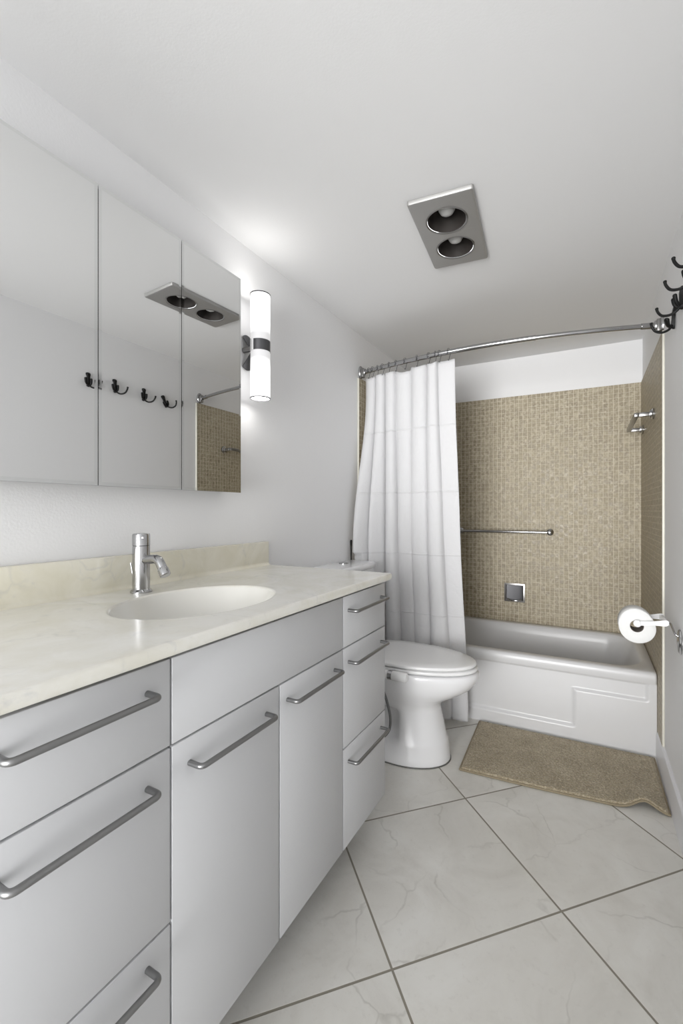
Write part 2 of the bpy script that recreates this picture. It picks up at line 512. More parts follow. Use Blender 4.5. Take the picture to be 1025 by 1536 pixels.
right_u = thing('drawer_cabinet', 'narrow white three drawer vanity cabinet at the far end, beside the toilet', 'cabinet', (.28, 1.33, 0), 'vanity drawer cabinets')
carcass(right_u, VCC + .0005, VY1)
for z0, z1, hz in ((.745, .905, .857), (.436, .745, .696), (.124, .436, .386)):
    front(right_u, 'drawer', VCC, VY1, z0, z1, (1.207, 1.448, hz))
# white outer end panel
part('end_panel', nbox(.002, VX, VY1, VY1 + .003, VZ0, VZ1 + .009), M_cab, right_u, smooth=False)

# ---- countertop with integral oval basin
CT, CB, CXF, CY0, CY1 = .940, .9155, .584, .215, 1.489
BX, BY, BA, BB = .335, .82, .22, .168          # basin centre, half axes along y and x
ctop = thing('countertop', 'cream cultured marble vanity top with moulded oval basin and low backsplash', 'countertop', (.3, .85, CB))
bm = bmesh.new(); N = 96
ell, rect = [], []
for k in range(N):
    a = 2 * pi * k / N
    ell.append((a, BX + BB * cos(a), BY + BA * sin(a)))
rim = .006
def rect_hit(dx, dy, x0, x1, y0, y1):
    t = 1e9
    if dx > 1e-9: t = min(t, (x1 - BX) / dx)
    if dx < -1e-9: t = min(t, (x0 - BX) / dx)
    if dy > 1e-9: t = min(t, (y1 - BY) / dy)
    if dy < -1e-9: t = min(t, (y0 - BY) / dy)
    return BX + dx * t, BY + dy * t
angs = sorted([2 * pi * k / N for k in range(N)] + [math.atan2((y - BY) , (x - BX)) % (2 * pi) for x in (.0, CXF) for y in (CY0, CY1)])
def ring_rect(ins, z):
    out = []
    for a in angs:
        # the angles of the four outer corners are always in the list
        x, y = rect_hit(cos(a), sin(a), .0, CXF, CY0, CY1)
        x = min(max(x, .0), CXF - ins); y = min(max(y, CY0 + ins), CY1 - ins)
        out.append(Vector((x, y, z)))
    return out
def ring_ell(s, z):
    out = []
    for a in angs:
        # point of the ellipse in direction a
        r = 1 / sqrt((cos(a) / (BB * s)) ** 2 + (sin(a) / (BA * s)) ** 2)
        out.append(Vector((BX + r * cos(a), BY + r * sin(a), z)))
    return out
rings = [ring_rect(.02, CB), ring_rect(.004, CB), ring_rect(.001, CB + .004), ring_rect(0, CB + .010), ring_rect(.0, CT - .0055), ring_rect(.0016, CT - .0016), ring_rect(.0055, CT), ring_rect(.009, CT), ring_ell(1.09, CT), ring_ell(1.05, CT), ring_ell(1.02, CT + .0004), ring_ell(1.0, CT - .0005), ring_ell(.985, CT - .004)]
# back edge of the top runs level into the splash
loft(bm, rings, cap0=False, cap1=False)
part('top', bm, M_counter, ctop, angle=50)
bm = bmesh.new()
prof_b = [(.985, .004), (.965, .012), (.93, .030), (.87, .056), (.78, .082), (.66, .102), (.5, .116), (.3, .124), (.12, .127)]
loft(bm, [ring_ell(s, CT - d) for s, d in prof_b], cap0=False)
bn = part('sink_basin', bm, M_basin, ctop, angle=80)
bm = bmesh.new(); lathe(bm, [(.0, .0), (.021, 0), (.023, .002), (.019, .004), (.012, .002), (0, .002)], (BX, BY, CT - .1285), seg=24, cap=False)
part('drain', bm, M_chrome, bn)
part('backsplash', nbox(.0005, .020, CY0, CY1 - .004, CT - .003, 1.038, bev=.003, seg=3), M_splash, ctop, angle=60)
# cove between the top and the splash
bm = bmesh.new(); rr_ = .012
loft(bm, [[Vector((.019, y, CT - .001))] + [Vector((.020 + rr_ - rr_ * cos(t), y, CT + rr_ - rr_ * sin(t))) for t in [pi / 2 * k / 6 for k in range(7)]] for y in (CY0, CY1 - .006)])
part('cove', bm, M_splash, ctop, angle=60)

# ------------------------------------------------------------------ faucet
fx, fy = .110, .818
fau = thing('faucet', 'chrome single-hole basin faucet with a short bent spout', 'faucet', (fx, fy, CT))
bm = bmesh.new(); lathe(bm, [(.0285, .0005), (.0285, .004), (.025, .008), (.0225, .010), (.0225, .130)], (fx, fy, CT), seg=36)
part('body', bm, M_chrome, fau)
bm = bmesh.new(); lathe(bm, [(.0215, .1305), (.0228, .1315), (.0228, .160), (.0215, .164), (.015, .1652)], (fx, fy, CT), seg=36)
hd = part('handle', bm, M_chrome, fau)
bm = bmesh.new(); tube(bm, [(fx + .012, fy - .006, CT + .153), (fx + .034, fy - .014, CT + .155)], .0045, 12)
part('handle_pin', bm, M_chrome, hd)
bm = bmesh.new()
sp = fillet([(fx + .016, fy, 1.031), (fx + .071, fy, 1.037), (fx + .090, fy, 1.008)], .03, 8)
tube(bm, sp, [.0125] * len(sp), 20)
part('spout', bm, M_chrome, fau)
d = (Vector((.090, 0, 1.008)) - Vector((.071, 0, 1.037))).normalized()
bm = bmesh.new(); e0 = Vector((fx + .087, fy, 1.0125)); tube(bm, [e0, e0 + d * .004, e0 + d * .022, e0 + d * .024], [.0125, .0142, .0142, .0125], 24)
part('aerator', bm, M_chrome, fau)
bm = bmesh.new(); tube(bm, [(fx - .020, fy, CT + .012), (fx - .036, fy, CT + .045), (fx - .045, fy, CT + .080)], .0025, 10)
part('popup_rod', bm, M_chrome, fau)

# ------------------------------------------------------------------ mirror cabinet
MX = .09
mc = thing('mirror_cabinet', 'wall cabinet with three frameless mirror doors above the sink', 'mirror cabinet', (.04, .84, 1.234))
MZ0, MZ1 = 1.234, 2.018
part('cabinet_body', nbox(.0008, MX - .012, .446, 1.234, MZ0 + .004, MZ1 - .004), M_gap, mc, smooth=False)
for y0, y1 in ((.443, .7075), (.7095, .9720), (.9740, 1.238)):
    bm = bmesh.new(); b = .009
    x0, x1 = MX - .0115, MX
    P = lambda x, i: [Vector((x, y0 + i, MZ0 + i)), Vector((x, y1 - i, MZ0 + i)), Vector((x, y1 - i, MZ1 - i)), Vector((x, y0 + i, MZ1 - i))]
    ra = [[bm.verts.new(p) for p in P(*q)] for q in ((x0, 0), (x1 - .0001, 0), (x1, b))]
    bm.faces.new(ra[0][::-1])
    for r1, r2 in zip(ra, ra[1:]):
        for k in range(4):
            f = bm.faces.new((r1[k], r1[(k + 1) % 4], r2[(k + 1) % 4], r2[k])); f.material_index = 1
    bm.faces.new(ra[2])
    part('mirror_door', bm, [M_mirror, M_bevel], mc, smooth=False)

# ------------------------------------------------------------------ wall sconce
sx, sy, sz = .085, 1.352, 1.807
sc_ = thing('wall_sconce', 'lit twin-tube wall light with opal glass and dark band beside the mirror', 'wall lamp', (0, sy, sz))
R = .0375
for z0, z1, up in ((sz + .020, 2.008, 1), (1.606, sz - .020, 0)):
    bm = bmesh.new(); lathe(bm, [(R, z0), (R, z1)], (sx, sy, 0), seg=40, cap=False)
    g_ = part('glass_tube', bm, M_glow, sc_, recalc=True)
    zr = z1 if up else z0
    bm = bmesh.new(); lathe(bm, [(R + .0004, zr - .002), (R + .002, zr - .002), (R + .002, zr + .002), (R - .0025, zr + .002), (R - .0025, zr - .002)], (sx, sy, 0), seg=40, cap=False)
    part('end_ring', bm, M_grey_metal, g_)
    zi = z1 - .004 if up else z0 + .004
    bm = bmesh.new(); lathe(bm, [(.0, zi), (R - .001, zi)], (sx, sy, 0), seg=40, cap=False)
    part('lamp_opening', bm, M_glowend, g_, recalc=False)
bm = bmesh.new(); lathe(bm, [(R - .001, -.021), (R + .001, -.021), (R + .001, .021), (R - .001, .021)], (sx, sy, sz), seg=40)
part('center_band', bm, M_grey_metal, sc_)
# bright front clip on the band
bm = bmesh.new()
a0, a1 = radians(-152), radians(-92)
loft(bm, [[Vector((sx + (R + rr2) * cos(a0 + (a1 - a0) * k / 8), sy + (R + rr2) * sin(a0 + (a1 - a0) * k / 8), z)) for k in range(9)] for z, rr2 in ((sz - .0212, .0015), (sz + .0212, .0015))], cap0=False, cap1=False, closed=False)
part('polished_clip', bm, M_seat, sc_)['label'] = 'pale clip on the band'
# bow-tie wall bracket: two flaring leaves from a waist, plus the stem
bm = bmesh.new()
for sgn in (1, -1):
    ringsb = []
    for t in (0, .25, .5, .75, 1):
        w = .004 + .021 * t; dz = sgn * (.004 + .066 * t); xx = .030 - .022 * t
        ringsb.append([Vector((xx, sy + .012 + w * (k / 4 - 1), sz - .007 + dz - sgn * .010 * t * abs(k / 4 - 1) ** 2)) for k in range(9)])
    thick = [[p + Vector((-.0025, 0, 0)) for p in r][::-1] for r in ringsb]
    loft(bm, [a + b for a, b in zip(ringsb, thick)])
part('wall_bracket', bm, M_grey_metal, sc_)
bm = bmesh.new(); tube(bm, [(.0005, sy, sz), (sx - R + .001, sy, sz)], .011, 16)
part('stem', bm, M_steel, sc_)

# ------------------------------------------------------------------ ceiling heat lamp
hl = thing('heat_lamp', 'brushed steel twin heat lamp fixture set in the ceiling', 'ceiling lamp', (LC.x, LC.y, H))
cs = (-.086, .090)
bm = bmesh.new()
hw, hl_ = .112, .216
def plate_outline(ins, z):
    w, l = hw - ins, hl_ - ins; pts = []
    for (sx2, sy2) in ((1, -1), (1, 1), (-1, 1), (-1, -1)):
        for k in range(5):
            a = {(1, -1): -90, (1, 1): 0, (-1, 1): 90, (-1, -1): 180}[(sx2, sy2)] + 22.5 * k
            r = .008
            pts.append(lamp_pt(sx2 * (w - r) + r * cos(radians(a)), sy2 * (l - r) + r * sin(radians(a)), z))
    return pts
RH = .069
def circ(c, r, z, n=40): return [lamp_pt(r * cos(2 * pi * k / n), c + r * sin(2 * pi * k / n), z) for k in range(n)]
poly_with_holes(bm, plate_outline(.007, H - .016), [circ(c, RH, H - .016) for c in cs])
loft(bm, [plate_outline(0, H - .0005), plate_outline(0, H - .011), plate_outline(.002, H - .0145), plate_outline(.007, H - .016)], cap0=False, cap1=False)
part('face_plate', bm, M_plate, hl, angle=35)
for c in cs:
    bm = bmesh.new()
    loft(bm, [circ(c, RH, H - .016), circ(c, RH + .004, H - .019), circ(c, RH + .007, H - .0165)], cap0=False, cap1=False)
    part('opening_rim', bm, M_steel, hl)
    bm = bmesh.new()
    loft(bm, [circ(c, RH - .0005, H - .015), circ(c, RH - .001, H + .045), circ(c, RH - .025, H + .095), circ(c, .012, H + .105)], cap0=False)
    part('reflector_can', bm, M_dark, hl)
    p = lamp_pt(0, c, 0)
    bm = bmesh.new()
    lathe(bm, [(.0, .006), (.012, .0075), (.023, .013), (.030, .025), (.030, .036), (.023, .050), (.015, .062), (.013, .095)], (p.x, p.y, H), seg=28, cap=False)
    part('bulb', bm, M_bulb, hl)

# ------------------------------------------------------------------ toilet
tyc = 2.02
def egg(xb, xf, w, z, xc=None, n=40, dy=0, nb=2.6, pinch=0.0):
    """plan outline: elliptic front, squarer back"""
    xc = xc if xc is not None else xb + (xf - xb) * .42
    out = []
    for k in range(n):
        a = 2 * pi * k / n; c, s = cos(a), sin(a)
        if c >= 0: x = xc + (xf - xc) * c; y = w * s
        else:
            x = xc + (xc - xb) * math.copysign(abs(c) ** (2 / nb), c); y = w * math.copysign(abs(s) ** (2 / nb), s)
        if pinch: y *= 1 - pinch * (1 - smooth(.41, .455, x))
        out.append(Vector((x, tyc + dy + y, z)))
    return out
toi = thing('toilet', 'white elongated two-piece toilet with closed lid between the vanity and the tub', 'toilet', (.4, tyc, 0))
bm = bmesh.new()
R_ = [egg(.10, .648, .148, .0035, .43, 72), egg(.10, .650, .150, .008, .43, 72), egg(.10, .646, .147, .03, .43, 72), egg(.10, .640, .142, .085, .43, 72),
      egg(.10, .637, .140, .100, .43, 72, pinch=.10), egg(.10, .630, .136, .112, .43, 72, pinch=.38), egg(.10, .618, .130, .17, .43, 72, pinch=.42), egg(.10, .606, .126, .22, .43, 72, pinch=.40),
      egg(.09, .602, .128, .240, .43, 72, pinch=.22), egg(.09, .602, .131, .255, .42, 72, pinch=.03), egg(.09, .615, .138, .275, .42, 72), egg(.09, .655, .152, .300, .42, 72), egg(.09, .705, .167, .325, .42, 72), egg(.08, .745, .178, .352, .42, 72),
      egg(.07, .769, .184, .380, .42, 72), egg(.06, .781, .187, .405, .42, 72), egg(.06, .784, .188, .425, .42, 72), egg(.06, .780, .185, .432, .42, 72), egg(.07, .765, .172, .434, .42, 72)]
loft(bm, R_)
part('bowl', bm, M_porc, toi, angle=70)
bm = bmesh.new(); loft(bm, [egg(.098, .652, .152, .0002, .43, 72), egg(.098, .652, .152, .0042, .43, 72)])
part('caulk_line', bm, M_caulk, toi)
bm = bmesh.new()
def slab(xb, xf, w, z0, z1, r, dome=0.0, xc=.42):
    rs = [egg(xb + r, xf - r, w - r, z0, xc, 64), egg(xb, xf, w, z0 + r * .6, xc, 64), egg(xb, xf, w, z1 - r, xc, 64), egg(xb + r * .35, xf - r * .35, w - r * .35, z1 - r * .3, xc, 64), egg(xb + r, xf - r, w - r, z1, xc, 64)]
    if dome:
        for t in (.25, .5, .75, .93):
            rs.append([Vector((xc + (p.x - xc) * (1 - t), tyc + (p.y - tyc) * (1 - t), z1 + dome * (1 - (1 - t) ** 2))) for p in egg(xb + r, xf - r, w - r, z1, xc, 64)])
    return rs
loft(bm, slab(.215, .778, .184, .4395, .4545, .004)); part('seat', bm, M_seat, toi, angle=60)
bm = bmesh.new(); loft(bm, slab(.200, .772, .182, .4585, .4755, .007, .004)); part('lid', bm, M_seat, toi, angle=60)
for s_ in (-.075, .075):
    bm = bmesh.new(); tube(bm, [(.205, tyc + s_ - .025, .447), (.205, tyc + s_ + .025, .447)], .0125, 16)
    part('hinge', bm, M_seat, toi)
bm = bmesh.new()
def rr3(x0, x1, y0, y1, r, z, bow=0.0):
    pts = rrect(x0, x1, y0, y1, r, z, 8)
    pts = [Vector((p.x + (bow * (1 - ((p.y - tyc) / ((y1 - y0) / 2)) ** 2) if p.x > (x0 + x1) / 2 else 0), p.y, p.z)) for p in pts]
    return pts
def dens(pts, m=6):
    out = []
    for a, b in zip(pts, pts[1:] + pts[:1]):
        if (b - a).length > .05:
            for k in range(m): out.append(a.lerp(b, k / m))
        else: out.append(a)
    return out
def tk(x0, x1, y0, y1, r, z, bow):
    pts = dens(rrect(x0, x1, y0, y1, r, z, 8)); hh = (y1 - y0) / 2
    return [Vector((p.x + (bow * (1 - ((p.y - tyc) / hh) ** 2) if p.x > (x0 + x1) / 2 else 0), p.y, p.z)) for p in pts]
loft(bm, [tk(.02, .150, tyc - .150, tyc + .150, .02, .434, .0), tk(.012, .162, tyc - .175, tyc + .175, .02, .47, .008), tk(.008, .170, tyc - .186, tyc + .186, .022, .60, .012), tk(.006, .172, tyc - .190, tyc + .190, .022, .857, .014)])
tank = part('tank', bm, M_porc, toi, angle=60)
bm = bmesh.new()
loft(bm, [tk(.004, .176, tyc - .192, tyc + .192, .024, .858, .014), tk(.002, .180, tyc - .196, tyc + .196, .026, .863, .016), tk(.002, .180, tyc - .196, tyc + .196, .026, .880, .016), tk(.006, .176, tyc - .192, tyc + .192, .024, .887, .016), tk(.014, .166, tyc - .182, tyc + .182, .02, .889, .014)])
part('tank_lid', bm, M_porc, toi, angle=50)
bm = bmesh.new(); lathe(bm, [(.026, .887), (.026, .893), (.022, .8945), (.0205, .893), (.0205, .8955), (0, .8965)], (.075, 2.03, 0), seg=28, cap=False)
part('flush_button', bm, M_chrome, toi)

# bidet attachment control and hose on the near side of the bowl
bd = thing('bidet_attachment', 'white bidet control knob with grey hose at the near side of the toilet', 'bidet', (.43, 1.80, .41))
yb_ = 1.812
bm = bmesh.new(); lathe(bm, [(.0, .376), (.019, .376), (.021, .379), (.021, .428), (.0, .428)], (0, yb_, .434), 'X', seg=24, cap=False)
part('valve_body', bm, M_seat, bd)
bm = bmesh.new(); lathe(bm, [(.0195, .4285), (.0195, .4475)], (0, yb_, .434), 'X', seg=24)
part('chrome_collar', bm, M_chrome, bd)['label'] = 'chrome collar'
bm = bmesh.new(); lathe(bm, [(.0, .448), (.0195, .448), (.021, .451), (.021, .512), (.018, .517), (.0, .517)], (0, yb_, .434), 'X', seg=24, cap=False)
part('knob', bm, M_seat, bd)
bm = bmesh.new(); box(bm, .34, .43, yb_ + .012, yb_ + .04, .4345, .4385, bev=.001)
part('mounting_plate', bm, M_seat, bd)
bm = bmesh.new(); tube(bm, catmull([(.395, yb_, .425), (.396, yb_, .38), (.424, yb_ - .004, .31), (.442, yb_ - .008, .24), (.430, yb_ - .012, .18), (.37, yb_ - .02, .13), (.27, yb_ - .04, .11), (.12, yb_ - .06, .15), (.02, yb_ - .07, .18)], 10), .0058, 12)
part('hose', bm, M_rubber, bd)['label'] = 'grey braided hose'

# dark slim rod leaning by the wall behind the tank
bm = bmesh.new(); tube(bm, [(.0135, 2.228, .50), (.0115, 2.228, .96), (.0115, 2.228, .99), (.0125, 2.228, 1.0)], [.004, .004, .0065, .005], 12)
lathe(bm, [(.010, .493), (.010, .50)], (.0135, 2.228, 0), seg=14)
tag(finish('wall_rod', bm, M_black), 'thin black rod at the wall behind the toilet tank, beside the curtain', 'rod')

# ------------------------------------------------------------------ shower rod, curtain, rings
rod = thing('shower_rod', 'curved chrome shower curtain rod spanning the tub alcove', 'curtain rod', (.76, 2.28, 2.0))
RZ = 2.0
def rod_y(x): # gentle bow into the room
    t = (x - .762) / .762
    return 2.375 - .118 * (1 - t * t) - .0
bm = bmesh.new(); xs = [.030 + (1.00 - .030) * k / 30 for k in range(31)]
tube(bm, [(x, rod_y(x), RZ) for x in xs], .0128, 18); part('outer_tube', bm, M_chrome, rod)
bm = bmesh.new(); xs = [.99 + (1.494 - .99) * k / 20 for k in range(21)]
tube(bm, [(x, rod_y(x), RZ) for x in xs], .0108, 18); part('inner_tube', bm, M_chrome, rod)
bm = bmesh.new(); xs = [1.438 + (1.492 - 1.438) * k / 4 for k in range(5)]
tube(bm, [(x, rod_y(x), RZ) for x in xs], .0135, 18); part('sleeve', bm, M_chrome, rod)
for x0, sg in ((.0008, 1), (RW - .0008, -1)):
    bm = bmesh.new(); yy = rod_y(.03) - .003
    box(bm, min(x0, x0 + sg * .010), max(x0, x0 + sg * .010), yy - .025, yy + .025, RZ - .040, RZ + .040, bev=.006, seg=3) if False else None
    AX = (Vector((0, .024, 0)), Vector((0, 0, .038)), Vector((sg, 0, 0)))
    def oval(r, h): return [Vector((x0, yy, RZ)) + AX[0] * r * cos(2 * pi * k / 36) + AX[1] * r * sin(2 * pi * k / 36) + AX[2] * h for k in range(36)]
    loft(bm, [oval(1, 0), oval(1, .006), oval(.9, .010), oval(.6, .012), oval(.55, .030), oval(.5, .034)])
    part('wall_flange', bm, M_chrome, rod, angle=35)
    bm = bmesh.new(); box(bm, x0 + sg * .017 - .009, x0 + sg * .017 + .009, yy - .016, yy + .016, RZ - .032, RZ + .024, bev=.004, seg=3)
    part('flange_clamp', bm, M_steel, rod, angle=50)

# curtain: plan path with folds, different at the top and at the hem
CZT, CZB = 1.963, .030
# fold boundaries (valleys) along x at top, middle and bottom
Vt = [.030, .105, .175, .245, .345, .445, .512, .604]
Vm = [.028, .095, .178, .262, .345, .440, .535, .622]
Vb = [.040, .105, .182, .290, .370, .455, .560, .648]
At = [.030, .036, .030, .024, .034, .044, .008]
Am = [.026, .050, .062, .014, .016, .056, .006]
Ab = [.020, .040, .050, .012, .016, .044, .012]
def lerp3(a, m, b, t):
    return a + (m - a) * smooth(0, .45, t) if t < .45 else m + (b - m) * smooth(.45, 1, t)
def cur_y(x, t):   # centre surface in depth, t: 0 top - 1 bottom
    top = rod_y(x) + .012
    left_pull = (1 - smooth(.02, .17, x)) * smooth(.05, .5, t) * -.150
    right = smooth(.35, .62, x)
    bot = 2.335 + .045 * right
    return top + (bot - top) * smooth(.15, 1.0, t) + left_pull * (1 - .0 * t)
def zcurve(x, t):
    sag = 0
    return CZT - (CZT - CZB) * t
NS, NZc = 30, 120
cols = []
for f in range(7):
    for k in range(NS):
        cols.append((f, k / NS))
cols.append((6, 1.0))
bm = bmesh.new(); G_ = []
hook_s = []
for ci, (f, u) in enumerate(cols):
    col = []
    for j in range(NZc + 1):
        t = j / NZc
        v0 = lerp3(Vt[f], Vm[f], Vb[f], t); v1 = lerp3(Vt[f + 1], Vm[f + 1], Vb[f + 1], t)
        A = lerp3(At[f], Am[f], Ab[f], t)
        lx = v0 + (v1 - v0) * u
        arch = sin(pi * u) ** .75
        # omega shape: the fold swells sideways over the valleys
        lx += -(.10 if f not in (3, 4) else .05) * (v1 - v0) * sin(2 * pi * u) * (.6 + .4 * t)
        y = cur_y(lx, t) + A * .35 - A * arch
        # right overlap of the last big fold
        if f == 5: y -= .012 * smooth(.5, 1, u) * (1 - smooth(.95, 1, u))
        nz = noise.noise(Vector((lx * 9 + f, t * 5, 1.3))) * .007 * smooth(.05, .4, t)
        nz += noise.noise(Vector((lx * 30, t * 26, 5.1))) * .0022 * smooth(.1, .9, t)
        y += nz
        z = zcurve(lx, t)
        # scalloped hem between the rings
        z -= (.012 * sin(pi * u) ** 2) * (1 - smooth(0, .12, t)) * (.4 if f in (1, 2, 6) else 1.0)
        if f == 3: z -= .018 * (1 - smooth(0, .15, t)) * u
        lx = max(lx, .0165)
        # keep clear of the tank and of the tub apron
        y = min(y, 2.455)
        if z < .93 and lx < .23: y = max(y, 2.240)
        col.append(bm.verts.new((lx, y, z)))
    G_.append(col)
for a, b in zip(G_, G_[1:]):
    for j in range(NZc): bm.faces.new((a[j], b[j], b[j + 1], a[j + 1]))
cur = finish('shower_curtain', bm, M_cloth, angle=180, recalc=True)
cur.data.materials[0] = M_cloth
sol = cur.modifiers.new('thickness', 'SOLIDIFY'); sol.thickness = .0012; sol.offset = 0
tag(cur, 'white fabric shower curtain bunched at the left end of the rod', 'shower curtain')

# curtain rings
ring_x = [.062, .092, .128, .165, .210, .258, .318, .392, .462, .500, .524, .575]
ring_lbl = 'slim metal curtain ring hooked over the shower rod above the white curtain'
pr = None
def ring_pts(r=.0178):
    pts = [(0, r * cos(a), r * sin(a)) for a in [radians(215 - k * 12) for k in range(23)]]
    pts += [(0, .008, -.022), (0, .004, -.034), (0, .0, -.044), (0, -.006, -.046), (0, -.008, -.040)]
    return pts
for i, x in enumerate(ring_x):
    if pr is None:
        bm = bmesh.new(); tube(bm, ring_pts(), .0013, 8)
        bmesh.ops.create_uvsphere(bm, u_segments=10, v_segments=8, radius=.0035, matrix=Matrix.Translation((0, ring_pts()[0][1], ring_pts()[0][2])))
        o = finish('curtain_ring', bm, M_grey_metal); pr = o
    else:
        o = pr.copy(); COL.objects.link(o)
    o.location = (x, rod_y(x), RZ); o.rotation_euler = (0, 0, radians(random.uniform(-18, 18)))
    tag(o, ring_lbl, 'curtain ring', 'rings holding the shower curtain')

# ------------------------------------------------------------------ towel bars
def towel_bar_back():
    t = thing('towel_bar', 'chrome towel bar across the mosaic back wall, above the soap dish', 'towel bar', (.7, 3.14, 1.024))
    yw = YB - TT - .0005
    bm = bmesh.new(); tube(bm, [(.385, 3.150, 1.024), (1.005, 3.150, 1.024)], .0095, 16); part('bar', bm, M_chrome, t)
    for x in (.395, .998):
        bm = bmesh.new(); lathe(bm, [(.022, 0), (.022, -.006), (.015, -.010), (.011, -.014), (.011, -.046), (.0145, -.050), (.0145, -.070), (.010, -.073)], (x, yw, 1.024), 'Y', seg=24)
        part('wall_post', bm, M_chrome, t)
towel_bar_back()
def towel_bar_side():
    t = thing('towel_bar', 'short square chrome bar on the right mosaic wall, at head height', 'towel bar', (1.47, 2.84, 1.65))
    xw = RW - TT - .0005; z = 1.648
    ends = (2.60, 3.075)
    bm = bmesh.new()
    box(bm, 1.430, 1.450, ends[0] - .008, ends[1] + .008, z - .010, z + .010, bev=.002); part('bar', bm, M_steel, t, angle=50)
    for y in ends:
        bm = bmesh.new(); lathe(bm, [(.027, 0), (.027, -.008), (.021, -.012), (.020, -.020)], (xw, y, z), 'X', seg=24)
        part('wall_flange', bm, M_chrome, t)
        part('post', nbox(1.4502, xw - .012, y - .010, y + .010, z - .010, z + .010, bev=.002), M_steel, t, angle=50)
towel_bar_side()

# ------------------------------------------------------------------ recessed soap dish
t = thing('soap_dish', 'square recessed metal soap dish in the mosaic back wall', 'soap dish', (.77, YB, .6))
x0, x1, z0, z1 = .701, .838, .536, .664; yw = YB - TT
bm = bmesh.new()
R1 = lambda ins, y: [Vector((x0 + ins, y, z0 + ins)), Vector((x1 - ins, y, z0 + ins)), Vector((x1 - ins, y, z1 - ins)), Vector((x0 + ins, y, z1 - ins))]
loft(bm, [R1(0, yw), R1(.001, yw - .004), R1(.010, yw - .006), R1(.012, yw - .005), R1(.013, yw - .0005)], cap0=False, cap1=False)
part('frame', bm, M_steel, t, angle=20)
bm = bmesh.new(); NA = 14
rows = []
for k in range(NA + 1):
    a = pi * k / NA
    xx = (x0 + x1) / 2 - (x1 - x0 - .026) / 2 * cos(a); yy = yw - .0006 - .0
    rows.append([(xx, yw - .0005 - .004 * (1 - sin(a)), z) for z in (z0 + .013, z1 - .013)])
vs = [[bm.verts.new(p) for p in r] for r in rows]
for a, b in zip(vs, vs[1:]): bm.faces.new((a[0], b[0], b[1], a[1]))
part('recess', bm, M_grey_metal, t)
bm = bmesh.new(); tube(bm, catmull([(x0 + .022, yw - .005, z0 + .021), (.745, yw - .016, z0 + .014), (.77, yw - .020, z0 + .012), (.80, yw - .016, z0 + .014), (x1 - .022, yw - .005, z0 + .021)], 6), .0045, 10)
part('tray_lip', bm, M_chrome, t)

# ------------------------------------------------------------------ coat hooks on the right wall
def make_hook():
    t = thing('coat_hook', '', 'coat hook', (0, 0, 0), 'black hooks on the right wall')
    bm = bmesh.new()   # local: wall plane x=0, room towards -x
    # tapered back plate
    def pl(z, w, d): return [Vector((-d * .1, -w, z)), Vector((-d * .1, w, z)), Vector((-d, w * .7, z)), Vector((-d, -w * .7, z))]
    loft(bm, [pl(.046, .006, .005), pl(.043, .013, .008), pl(.034, .0145, .010), pl(.024, .009, .012), pl(.0, .007, .012), pl(-.020, .010, .013), pl(-.032, .010, .012), pl(-.036, .006, .006)])
    a = finish('back_plate', bm, M_black, angle=60); a.parent = t
    bm = bmesh.new()
    pts = catmull([(-.008, 0, -.020), (-.018, .006, -.036), (-.038, .015, -.044), (-.060, .026, -.037), (-.072, .032, -.018), (-.075, .034, -.002)], 8)
    tube(bm, pts, [.0046] * (len(pts) - 5) + [.0048, .0052, .0056, .0056, .0040], 12)
    b = finish('long_prong', bm, M_black); b.parent = t
    for s_ in (-1, 1):
        bm = bmesh.new()
        pts = catmull([(-.010, s_ * .003, -.022), (-.018, s_ * .010 - .006, -.024), (-.026, s_ * .015 - .012, -.012), (-.030, s_ * .016 - .016, .008)], 6)
        n = len(pts); tube(bm, pts, [.005 + .0025 * (k / n) for k in range(n - 2)] + [.0070, .0045], 12)
        c = finish('short_prong', bm, M_black); c.parent = t
    return t
hook0 = make_hook()
hl_lbl = ['black coat hook nearest the camera, mirrored in the left mirror door',
          'second black coat hook from the camera, mirrored leftmost in the middle door',
          'black coat hook at the frame edge, second from the shower rod',
          'tilted black coat hook on the right wall beside the shower rod flange']
for i, (y, z, tl, lb) in enumerate(((1.544, 1.918, 0, hl_lbl[0]), (1.705, 1.922, 2, hl_lbl[1]), (1.900, 1.915, -3, hl_lbl[2]), (2.060, 1.906, 24, hl_lbl[3]))):
    if i == 0: o = hook0
    else:
        o = hook0.copy(); COL.objects.link(o)
        for ch in hook0.children:
            c = ch.copy(); COL.objects.link(c); c.parent = o
    o.location = (RW - .0005, y, z); o.rotation_euler = (radians(tl), 0, 0); o['label'] = lb

# ------------------------------------------------------------------ toilet paper holder, roll, towel ring
rx, ry, rz = 1.392, 1.995, .737
ph = thing('toilet_paper_holder', 'white two-armed holder with chrome wall plate carrying the paper roll', 'toilet paper holder', (RW, 2.0, .72))
for ya in (ry - .013, ry + .107):
    bm = bmesh.new()
    n_ = 12; secs = []
    for k in range(n_ + 1):
        tt = k / n_; x = rx + (1.492 - rx) * tt; h = .0078 + .0045 * smooth(.5, 1, tt)
        if k == n_: h *= .6
        wv = .0035
        secs.append([Vector((x, ya - wv, rz + .012 * tt + h)), Vector((x, ya - wv, rz + .012 * tt - h)), Vector((x, ya + wv, rz + .012 * tt - h)), Vector((x, ya + wv, rz + .012 * tt + h))])
    loft(bm, secs)
    part('arm', bm, M_seat, ph, angle=50)
part('cross_piece', nbox(1.476, 1.490, ry - .009, ry + .103, rz + .000, rz + .020, bev=.003), M_seat, ph, angle=50)
bm = bmesh.new(); tube(bm, fillet([(1.4905, ry + .045, rz + .004), (1.506, ry + .045, rz + .000), (1.506, ry - .045, rz - .018), (1.518, ry - .045, rz - .028)], .010), .0038, 12)
part('post', bm, M_chrome, ph)
